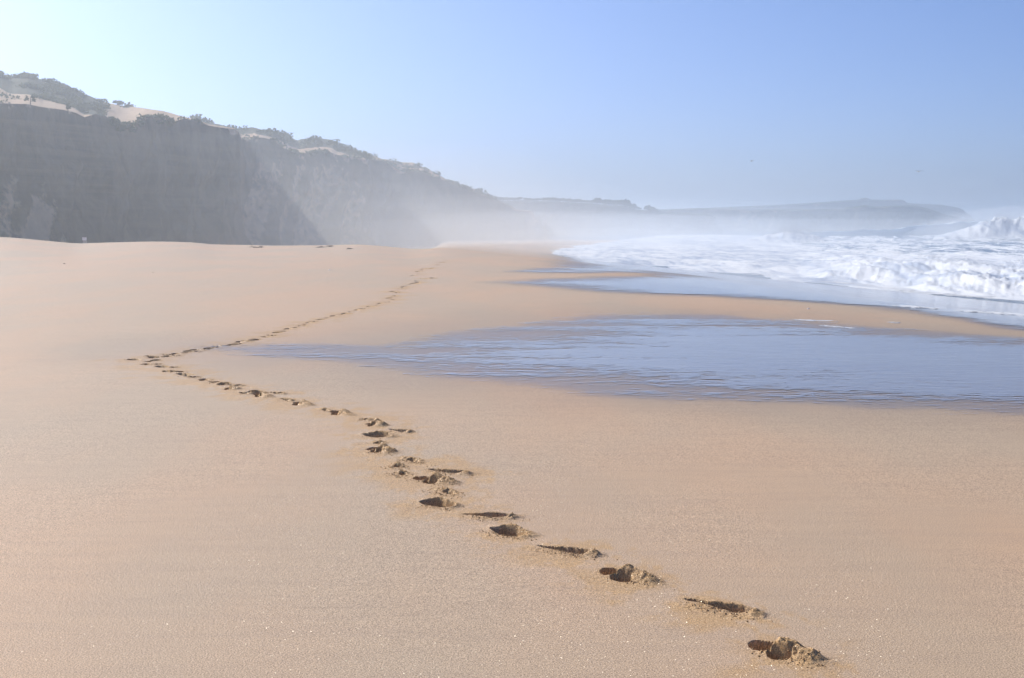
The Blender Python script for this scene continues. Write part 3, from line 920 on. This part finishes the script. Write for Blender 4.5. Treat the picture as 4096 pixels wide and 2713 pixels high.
cA = cliff('cliff', 'tall dark cliff topped by pale dunes at the left edge', -500, 985, A_ridge, A_rim,
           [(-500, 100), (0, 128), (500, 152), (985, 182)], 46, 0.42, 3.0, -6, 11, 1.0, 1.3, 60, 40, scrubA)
B_ridge = [(780, 470), (827, 490), (880, 498), (930, 512), (956, 515), (985, 511), (1012, 509), (1048, 520), (1083, 527), (1104, 527), (1136, 536), (1160, 550), (1190, 562), (1207, 556), (1240, 556), (1272, 553),
           (1326, 559), (1349, 580), (1385, 589), (1402, 603), (1426, 598), (1456, 615), (1470, 634), (1478, 650)]
B_rim = [(780, 540), (965, 556), (1010, 560), (1018, 548), (1054, 551), (1101, 562), (1136, 595), (1207, 619), (1231, 610), (1314, 607), (1385, 633), (1402, 627), (1470, 642), (1478, 660)]
def scrubB(px, s):
    return np.maximum(0.15, 0.85 * smooth(0.5, 0.8, s)) * (1 - 0.0 * px) + 0.25 * smooth(1180, 1300, px)
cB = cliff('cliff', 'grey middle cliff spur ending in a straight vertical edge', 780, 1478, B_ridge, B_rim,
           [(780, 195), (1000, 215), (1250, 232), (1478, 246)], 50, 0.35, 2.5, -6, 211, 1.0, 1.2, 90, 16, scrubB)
C_ridge = [(1320, 572), (1402, 605), (1456, 616), (1491, 621), (1527, 636), (1550, 639), (1598, 648), (1651, 651), (1680, 663), (1716, 678), (1751, 698), (1787, 719), (1816, 725), (1846, 749),
           (1887, 753), (1923, 763), (1952, 781), (1994, 802), (2035, 819), (2071, 839), (2100, 841), (2131, 842), (2140, 868), (2160, 886), (2200, 930), (2235, 962)]
C_rim = [(1320, 600), (1402, 630), (1456, 632), (1527, 644), (1570, 664), (1592, 678), (1612, 690), (1640, 686), (1690, 690), (1751, 712), (1816, 740), (1887, 765), (1952, 790), (2035, 824), (2071, 843), (2131, 846),
         (2140, 872), (2160, 890), (2200, 934), (2235, 966)]
cC = cliff('cliff', 'pale hazy cliff sloping down to the beach beyond the nearer spurs', 1320, 2235, C_ridge, C_rim,
           [(1320, 275), (1600, 292), (1900, 318), (2131, 345), (2235, 352)], 60, 0.45, 2.5, -6, 411, 1.0, 1.3, 40, 40,
           lambda px, s: np.full(len(px), 0.45))
E_ridge = [(1960, 800), (2018, 803), (2088, 801), (2212, 805), (2354, 813), (2442, 821), (2500, 822), (2531, 836), (2602, 843), (2637, 856), (2690, 850), (2752, 853), (2841, 860), (2860, 868), (2870, 890), (2880, 930), (2890, 950)]
E_rim = [(a, b + 7) for a, b in E_ridge]
cE = cliff('headland', 'hazy wooded headland beyond the end of the beach', 1900, 2890, E_ridge, E_rim,
           [(1900, 465), (2600, 485), (2890, 500)], 60, 0.5, 3, -5, 611, 1.6, 0.9, 50, 30, lambda px, s: np.full(len(px), 0.7), 0.5)
F_ridge = [(2560, 842), (2620, 840), (2797, 833), (2974, 838), (3200, 838), (3400, 837), (3440, 838), (3452, 845), (3458, 900), (3464, 930)]
cF = cliff('headland', 'flat-topped hazy headland with a sheer end, behind the wooded one', 2480, 3464, F_ridge, [(a, b + 5) for a, b in F_ridge],
           [(2480, 580), (3464, 610)], 60, 0.3, 3, -5, 711, 1.6, 0.5, 60, 16, lambda px, s: np.full(len(px), 0.6), 0.5)
G_ridge = [(3380, 832), (3440, 824), (3460, 819), (3480, 825), (3522, 826), (3600, 823), (3655, 822), (3708, 833), (3770, 855), (3820, 868), (3859, 877), (3894, 889), (3910, 905)]
cG = cliff('headland', 'darker rounded headland sloping down into the sea at right', 3380, 3910, G_ridge, [(a, b + 6) for a, b in G_ridge],
           [(3380, 590), (3910, 600)], 60, 0.9, 3, -5, 811, 1.8, 0.5, 60, 30, lambda px, s: np.full(len(px), 0.7), 0.4)
H_ridge = [(2600, 846), (2850, 831), (3062, 822), (3250, 812), (3354, 804), (3434, 799), (3448, 792), (3466, 791), (3486, 799), (3611, 799), (3632, 813), (3770, 820), (3841, 833), (3885, 864), (3903, 884), (3912, 900)]
cH = cliff('headland', 'faintest headland on the horizon, with a small raised block on top', 2600, 3912, H_ridge, [(a, b + 6) for a, b in H_ridge],
           [(2600, 820), (3912, 860)], 80, 0.6, 4, -5, 911, 1.8, 0.4, 60, 30, lambda px, s: np.full(len(px), 0.6), 0.4)

# dune scrub: low bushes of leaf clumps along the rims and ridges of the cliffs
def leaf_clump(center, rx, rz, n, size, r_):
    c = r_.normal(0, 0.5, (n, 3)); c /= np.maximum(np.linalg.norm(c, axis=1)[:, None], 1e-3)
    c *= r_.random((n, 1)) ** 0.4
    c = center + c * (rx, rx, rz)
    c[:, 2] = np.maximum(c[:, 2], center[2] - rz * 0.3)
    a = r_.normal(0, 1, (n, 3)); a /= np.linalg.norm(a, axis=1)[:, None]
    b = np.cross(a, r_.normal(0, 1, (n, 3))); b /= np.linalg.norm(b, axis=1)[:, None] + 1e-6
    s = size * r_.uniform(0.5, 1.3, (n, 1))
    return np.stack([c - a * s, c + a * s * 0.6 + b * s * 0.8, c + a * s * 0.4 - b * s * 0.8], 1)

r_ = np.random.default_rng(33)
tris = []
def scrub_on(cl, ratio, r0, r1, smax, dens_noise, pmax=9999):
    Vg, px, rr, rm, sc = cl
    nrow, ncol = Vg.shape[:2]
    n = int(ratio)
    for _ in range(n):
        i = r_.integers(r0, r1); j = r_.integers(0, min(ncol, int((pmax - px[0]) / (px[1] - px[0]))))
        p = Vg[i, j]
        nz = fbm(np.array(p[0] * 0.31), np.array(p[1] * 0.2), 5, 3)
        if nz < dens_noise - sc[i, j] * 0.6: continue
        s = r_.uniform(0.4, 1.0) * smax
        tris.append(leaf_clump(p + (0, 0, s * 0.15), s * 1.3, s * 0.6, 26, 0.22 * s + 0.1, r_))
scrub_on(cA, 2200, 80, 97, 1.0, 0.62)
scrub_on(cA, 2600, 84, 97, 0.8, 0.75, 440)
scrub_on(cA, 500, 66, 72, 0.6, 0.25)
scrub_on(cB, 420, 84, 97, 1.3, 0.5)
scrub_on(cB, 150, 66, 74, 0.9, 0.2)
scrub_on(cC, 420, 68, 97, 1.3, 0.3)
T = np.concatenate(tris)
o = link_mesh('dune_scrub', T.reshape(-1, 3), np.arange(len(T) * 3).reshape(-1, 3), M_LEAF, smooth_shade=False)
tag(o, 'low dark scrub growing along the tops of the dunes and cliffs', kind='stuff')

def crown_mesh(name, rx, rz, n, size, seed, lobes, mat, parent):
    q = np.random.default_rng(seed)
    parts = []
    for _ in range(lobes):
        c = np.array([q.normal(0, rx * 0.5), q.normal(0, rx * 0.5), q.uniform(-0.3, 0.5) * rz])
        parts.append(leaf_clump(c, rx * q.uniform(0.4, 0.7), rz * q.uniform(0.35, 0.6), n, size, q))
    T = np.concatenate(parts)
    return link_mesh(name, T.reshape(-1, 3), np.arange(len(T) * 3).reshape(-1, 3), mat, parent=parent, smooth_shade=False)

def tube(name, pts, rad, mat, parent, k=7):
    pts = np.array(pts, float); V = []
    for i, p in enumerate(pts):
        d_ = pts[min(i + 1, len(pts) - 1)] - pts[max(i - 1, 0)]; d_ /= np.linalg.norm(d_)
        a = np.cross(d_, (0.3, 0.9, 0.2)); a /= np.linalg.norm(a); b = np.cross(d_, a)
        for j in range(k):
            an = 2 * math.pi * j / k
            V.append(p + rad[i] * (a * math.cos(an) + b * math.sin(an)))
    Fm = [(i * k + j, i * k + (j + 1) % k, (i + 1) * k + (j + 1) % k, (i + 1) * k + j) for i in range(len(pts) - 1) for j in range(k)]
    return link_mesh(name, np.array(V), np.array(Fm), mat, parent=parent)

# the lone bush standing on the dune ridge
def ridge_point(cl, px_w):
    Vg, px, rr, rm, sc = cl
    j = int(np.argmin(np.abs(px - px_w)))
    return Vg[95, j].copy()
bp = ridge_point(cA, 472)
b = empty('shrub', bp)
tag(b, 'single dark bush standing on the bare dune ridge against the sky', 'shrub')
crown = crown_mesh('foliage', 0.85, 0.75, 60, 0.16, 5, 7, M_LEAF, b)
crown.location = (0, 0, 0.28)
tube('stem', [(0, 0, -0.4), (0.05, 0, 0.3), (0.12, 0.02, 0.8)], [0.09, 0.07, 0.03], M_BARK, b)
for (pw, cl, s, lab) in ((122, None, 0.9, 'small upright bush on the lip of the left cliff, before the dune'),
                         (272, None, 0.55, 'thin twiggy bush at the top edge of the left cliff')):
    Vg, px, rr, rm, sc = cA
    j = int(np.argmin(np.abs(px - pw)))
    q = empty('shrub', Vg[70, j])
    tag(q, lab, 'shrub')
    c = crown_mesh('foliage', 0.5 * s, 0.9 * s, 40, 0.12, int(pw), 5, M_LEAF, q); c.location = (0, 0, 0.7 * s)
    tube('stem', [(0, 0, -0.3), (0.03, 0, 0.3 * s), (0.05, 0.02, 1.0 * s)], [0.06, 0.05, 0.02], M_BARK, q)

# trees along the top of the wooded headland
tree0 = empty('tree', (0, 0, 0))
tc = crown_mesh('crown', 1.5, 1.2, 34, 0.33, 9, 8, M_LEAF, tree0); tc.location = (0, 0, 0.95)
tt = tube('trunk', [(0, 0, -0.8), (0.05, 0, 0.6), (0.1, 0.05, 1.8)], [0.2, 0.16, 0.07], M_BARK, tree0)
TLAB = 'small hazy tree in the row along the top of the wooded headland'
def place_tree(p, s, rz, firsttime=[True]):
    if firsttime[0]:
        t = tree0; firsttime[0] = False
    else:
        t = tree0.copy(); COL.objects.link(t)
        for ch in (tc, tt):
            c_ = ch.copy(); COL.objects.link(c_); c_.parent = t
    t.location = p; t.scale = (s, s, s); t.rotation_euler = (0, 0, rz)
    tag(t, TLAB, 'tree', 'trees along the wooded headland')
Vg, px, rr, rm, sc = cE
for pw in list(np.arange(1990, 2250, 9.0)) + list(np.arange(2250, 2520, 6.5)) + [2530, 2541, 2556, 2584, 2596, 2604, 2612, 2628, 2660, 2700]:
    j = int(np.argmin(np.abs(px - pw - rng.uniform(-4, 4))))
    i = int(rng.integers(92, 97))
    big = 1.25 if 2380 < pw < 2540 or 2590 < pw < 2615 else 0.8
    place_tree(Vg[i, j] + np.array([0, 0, 0.05]), float(big * rng.uniform(0.6, 1.05)), float(rng.uniform(0, 6.28)))

# ------------------------------------------------------------------ small things on the sand
def box_mesh(name, lo, hi, mat, parent, bev=0.01):
    import bmesh
    bm = bmesh.new()
    bmesh.ops.create_cube(bm, size=1.0)
    for v in bm.verts:
        for i in range(3): v.co[i] = lo[i] + (v.co[i] + 0.5) * (hi[i] - lo[i])
    bmesh.ops.bevel(bm, geom=list(bm.edges), offset=bev, segments=2, affect='EDGES')
    me = bpy.data.meshes.new(name); bm.to_mesh(me); bm.free()
    me.materials.append(mat)
    o = bpy.data.objects.new(name, me); COL.objects.link(o); o.parent = parent
    return o

sp = at_depth(np.array([340.0]), np.array([974.0]), np.array([96.0]))[0]
sg = float(ground(sp[0], sp[1]))
sgn = empty('beach_sign', (sp[0], sp[1], sg))
tag(sgn, 'small pale lavender board on a grey base behind the sand crest below the cliff', 'sign')
top = sp[2] - sg
box_mesh('base', (-0.13, -0.07, -0.15), (0.13, 0.07, top + 0.22), M_GREY, sgn)
box_mesh('board', (-0.17, -0.10, top + 0.223), (0.15, -0.04, top + 0.45), M_WHITE, sgn)
box_mesh('board_cap', (-0.18, -0.11, top + 0.452), (0.16, -0.03, top + 0.475), M_GREY, sgn, 0.004)

def weed(px, py, w, label, seed):
    g = on_ground(px, py)[0]
    q = np.random.default_rng(seed)
    V, Fm, n0 = [], [], 0
    for _ in range(9):
        an = q.uniform(-0.6, 0.6) + (math.pi if q.random() < 0.5 else 0); L = w * q.uniform(0.35, 0.65)
        hgt = w * q.uniform(0.05, 0.22)
        o0 = np.array([q.normal(0, w * 0.2), q.normal(0, w * 0.15)])
        side = np.array([-math.sin(an), math.cos(an)]) * w * q.uniform(0.02, 0.05)
        for k in range(7):
            s = k / 6
            c = o0 + np.array([math.cos(an + s * q.uniform(-0.3, 0.6)), math.sin(an + 0.5 * s)]) * L * s
            zz = 0.01 + hgt * math.sin(math.pi * min(1, s * 1.05)) + q.uniform(0, 0.01)
            wd = side * (1 - 0.7 * s)
            for sgn_ in (-1, 1):
                V.append((c[0] + wd[0] * sgn_, c[1] + wd[1] * sgn_, zz)); V.append((c[0] + wd[0] * sgn_, c[1] + wd[1] * sgn_, max(zz - w * 0.05, 0.0)))
            if k:
                a = n0 + 4 * (k - 1); b_ = n0 + 4 * k
                Fm += [(a, a + 2, b_ + 2, b_), (a + 1, b_ + 1, b_ + 3, a + 3), (a, b_, b_ + 1, a + 1), (a + 2, a + 3, b_ + 3, b_ + 2)]
        n0 += 28
    o = link_mesh('seaweed_clump', np.array(V), np.array(Fm), M_WEED)
    o.location = g
    tag(o, label, 'seaweed', 'bits of dry seaweed on the sand')
weed(1030, 992, 0.5, 'spindly dark bit of dry seaweed left of the pair near the sand crest', 1)
weed(1286, 991, 0.40, 'left one of a pair of dark seaweed scraps just below the sand crest', 2)
weed(1320, 988, 0.42, 'right one of a pair of dark seaweed scraps just below the sand crest', 3)
weed(1402, 997, 0.35, 'faint seaweed scrap on the sand to the right of the pair', 4)

def pebble(px, py, r, mat, label, group, seed):
    g = on_ground(px, py)[0]
    q = np.random.default_rng(seed)
    n = 10; V = [(0, 0, r * 0.7)]; 
    for ring, (rad, z) in enumerate(((0.6, 0.55), (1.0, 0.2), (0.9, -0.15))):
        for k in range(n):
            an = 2 * math.pi * k / n
            w = 1 + 0.18 * q.normal()
            V.append((r * rad * w * 1.3 * math.cos(an), r * rad * w * math.sin(an), r * z))
    Fm = [(0, 1 + k, 1 + (k + 1) % n) for k in range(n)]
    for ring in range(2):
        for k in range(n):
            a = 1 + ring * n + k; b_ = 1 + ring * n + (k + 1) % n
            Fm += [(a, a + n, b_ + n), (a, b_ + n, b_)]
    o = link_mesh('pebble', np.array(V), np.array(Fm), mat)
    o.location = g
    tag(o, label, 'pebble', group)
pebble(257, 1056, 0.035, M_WEED, 'dark lone pebble on the pale sand at far left', 'scattered pebbles', 1)
pebble(1318, 1081, 0.03, M_WHITE, 'white pebble on the sand left of the far end of the trail', 'scattered pebbles', 2)
pebble(3233, 1236, 0.02, M_WHITE, 'white pebble lying on the sandbar beyond the pool', 'scattered pebbles', 3)
pebble(612, 1090, 0.02, M_WEED, 'small dark pebble on the sand right of the lone dark one', 'scattered pebbles', 4)

# gulls
def gull(px, py, Y, yaw, roll, label):
    p = at_depth(np.array([px]), np.array([py]), np.array([Y]))[0]
    g = empty('gull', p, yaw)
    g.rotation_euler = (roll, 0, yaw)
    tag(g, label, 'bird', 'gulls over the sea')
    # body along +y
    prof = [(-0.26, 0.012), (-0.18, 0.045), (-0.05, 0.075), (0.08, 0.078), (0.18, 0.055), (0.23, 0.046), (0.28, 0.045), (0.32, 0.03), (0.34, 0.01)]
    V = []; k = 10
    for y, r in prof:
        for j in range(k):
            an = 2 * math.pi * j / k
            V.append((r * math.cos(an), y, r * 0.9 * math.sin(an) + (0.02 if y > 0.2 else 0)))
    Fm = [(i * k + j, i * k + (j + 1) % k, (i + 1) * k + (j + 1) % k, (i + 1) * k + j) for i in range(len(prof) - 1) for j in range(k)]
    link_mesh('body', np.array(V), np.array(Fm), M_GULL, parent=g)
    tube('beak', [(0, 0.335, 0.02), (0, 0.37, 0.015), (0, 0.40, 0.005)], [0.012, 0.010, 0.003], M_BEAK, g, 6)
    for sgn_ in (-1, 1):
        st = [(0.04, 0.0, 0.03, 0.11), (0.25, 0.05, 0.13, 0.10), (0.42, 0.04, 0.15, 0.085), (0.58, -0.06, 0.11, 0.055), (0.70, -0.16, 0.07, 0.015)]
        V = []
        for x, y, z, ch in st:
            V += [(sgn_ * x, y + ch * 0.6, z), (sgn_ * x, y, z + 0.018), (sgn_ * x, y - ch, z + 0.004), (sgn_ * x, y, z - 0.006)]
        Fm = []
        for i in range(len(st) - 1):
            for j in range(4):
                a, b_ = i * 4 + j, i * 4 + (j + 1) % 4
                Fm.append((a, b_, b_ + 4, a + 4))
        link_mesh('wing', np.array(V), np.array(Fm), M_WING, parent=g)
    V = [(-0.03, -0.2, 0.012), (0.03, -0.2, 0.012), (0.08, -0.36, 0.006), (-0.08, -0.36, 0.006), (-0.03, -0.2, -0.008), (0.03, -0.2, -0.008), (0.08, -0.36, -0.002), (-0.08, -0.36, -0.002)]
    link_mesh('tail', np.array(V), np.array([(0, 1, 2, 3), (4, 7, 6, 5), (0, 4, 5, 1), (1, 5, 6, 2), (2, 6, 7, 3), (3, 7, 4, 0)]), M_GULL, parent=g)
gull(3675, 687, 170, 0.35, 0.05, 'gull gliding with spread wings above the surf at right')
gull(3008, 645, 235, 1.0, -0.25, 'smaller, more distant gull flying to the left of the other one')

# ------------------------------------------------------------------ haze
import bmesh
bm = bmesh.new(); bmesh.ops.create_cube(bm, size=1.0)
lo, hi = (-5200, -150, -10.0), (9400, 7100, 24.0)
for v in bm.verts:
    for i in range(3): v.co[i] = lo[i] + (v.co[i] + 0.5) * (hi[i] - lo[i])
me = bpy.data.meshes.new('haze'); bm.to_mesh(me); bm.free()
hz = bpy.data.objects.new('haze', me); COL.objects.link(hz)
hm = bpy.data.materials.new('haze'); hm.use_nodes = True
hm.node_tree.nodes.clear()
ho = hm.node_tree.nodes.new('ShaderNodeOutputMaterial')
pv = hm.node_tree.nodes.new('ShaderNodeVolumePrincipled')
pv.inputs['Color'].default_value = HAZE_COLOR
pv.inputs['Density'].default_value = HAZE_DENSITY
pv.inputs['Anisotropy'].default_value = HAZE_ANISO
hm.node_tree.links.new(pv.outputs[0], ho.inputs['Volume'])
me.materials.append(hm)
tag(hz, 'bright sea haze thickening with distance', kind='stuff')

# low banks of spray drifting in from the surf
def mist_bank(loc, rad, density, label, seed):
    bm = bmesh.new(); bmesh.ops.create_icosphere(bm, subdivisions=5, radius=1.0)
    for v in bm.verts:
        c = v.co
        k = 1.0 + 0.30 * float(fbm(np.array(c.x * 1.7 + c.z), np.array(c.y * 1.7), seed, 3))
        v.co = (c.x * rad[0] * k, c.y * rad[1] * k, c.z * rad[2] * k)
    for f in bm.faces: f.smooth = True
    me = bpy.data.meshes.new('sea_mist'); bm.to_mesh(me); bm.free()
    o = bpy.data.objects.new('sea_mist', me); COL.objects.link(o); o.location = loc
    m = bpy.data.materials.new('sea_mist'); m.use_nodes = True; m.node_tree.nodes.clear()
    mo = m.node_tree.nodes.new('ShaderNodeOutputMaterial'); v = m.node_tree.nodes.new('ShaderNodeVolumePrincipled')
    v.inputs['Color'].default_value = (0.95, 0.97, 0.98, 1); v.inputs['Density'].default_value = density; v.inputs['Anisotropy'].default_value = 0.5
    m.node_tree.links.new(v.outputs[0], mo.inputs['Volume'])
    me.materials.append(m)
    tag(o, label, kind='stuff')
def drift(loc, rad, density, label, seed):
    for q, (k, kz, word) in enumerate(((0.65, 0.55, 'dense core'), (1.05, 1.0, 'middle veil'), (1.5, 1.35, 'thin outer veil'), (2.0, 0.75, 'wide low skirt'))):
        dx, dy = rng.uniform(-0.18, 0.18, 2)
        mist_bank((loc[0] + dx * rad[0], loc[1] + dy * rad[1], loc[2]), (rad[0] * k, rad[1] * min(k, 1.3), rad[2] * kz), density * 0.26, label + ', ' + word, seed * 10 + q)
drift((18, 295, -4), (62, 115, 8.5), 0.0043, 'bright spray mist over the far beach and surf', 1)
drift((150, 560, -5), (150, 160, 10), 0.0028, 'spray mist over the sea below the headlands', 2)
drift((-34, 205, -4), (36, 52, 14), 0.0046, 'pale mist before the foot of the middle cliffs', 3)
drift((-14, 275, -4), (42, 55, 11), 0.0036, 'pale mist before the foot of the farther cliff', 4)
mist_bank((114, 300, -1.5), (22, 12, 6.0), 0.030, 'puff of spray thrown up over the tall breaking wave at far right', 77)
mist_bank((160, 318, -1.5), (34, 16, 6.5), 0.022, 'spray blowing off the wave crest at the right edge of the sea', 78)
mist_bank((34, 100, -3.2), (22, 16, 2.2), 0.020, 'fine spray hanging over the near foam at right', 79)
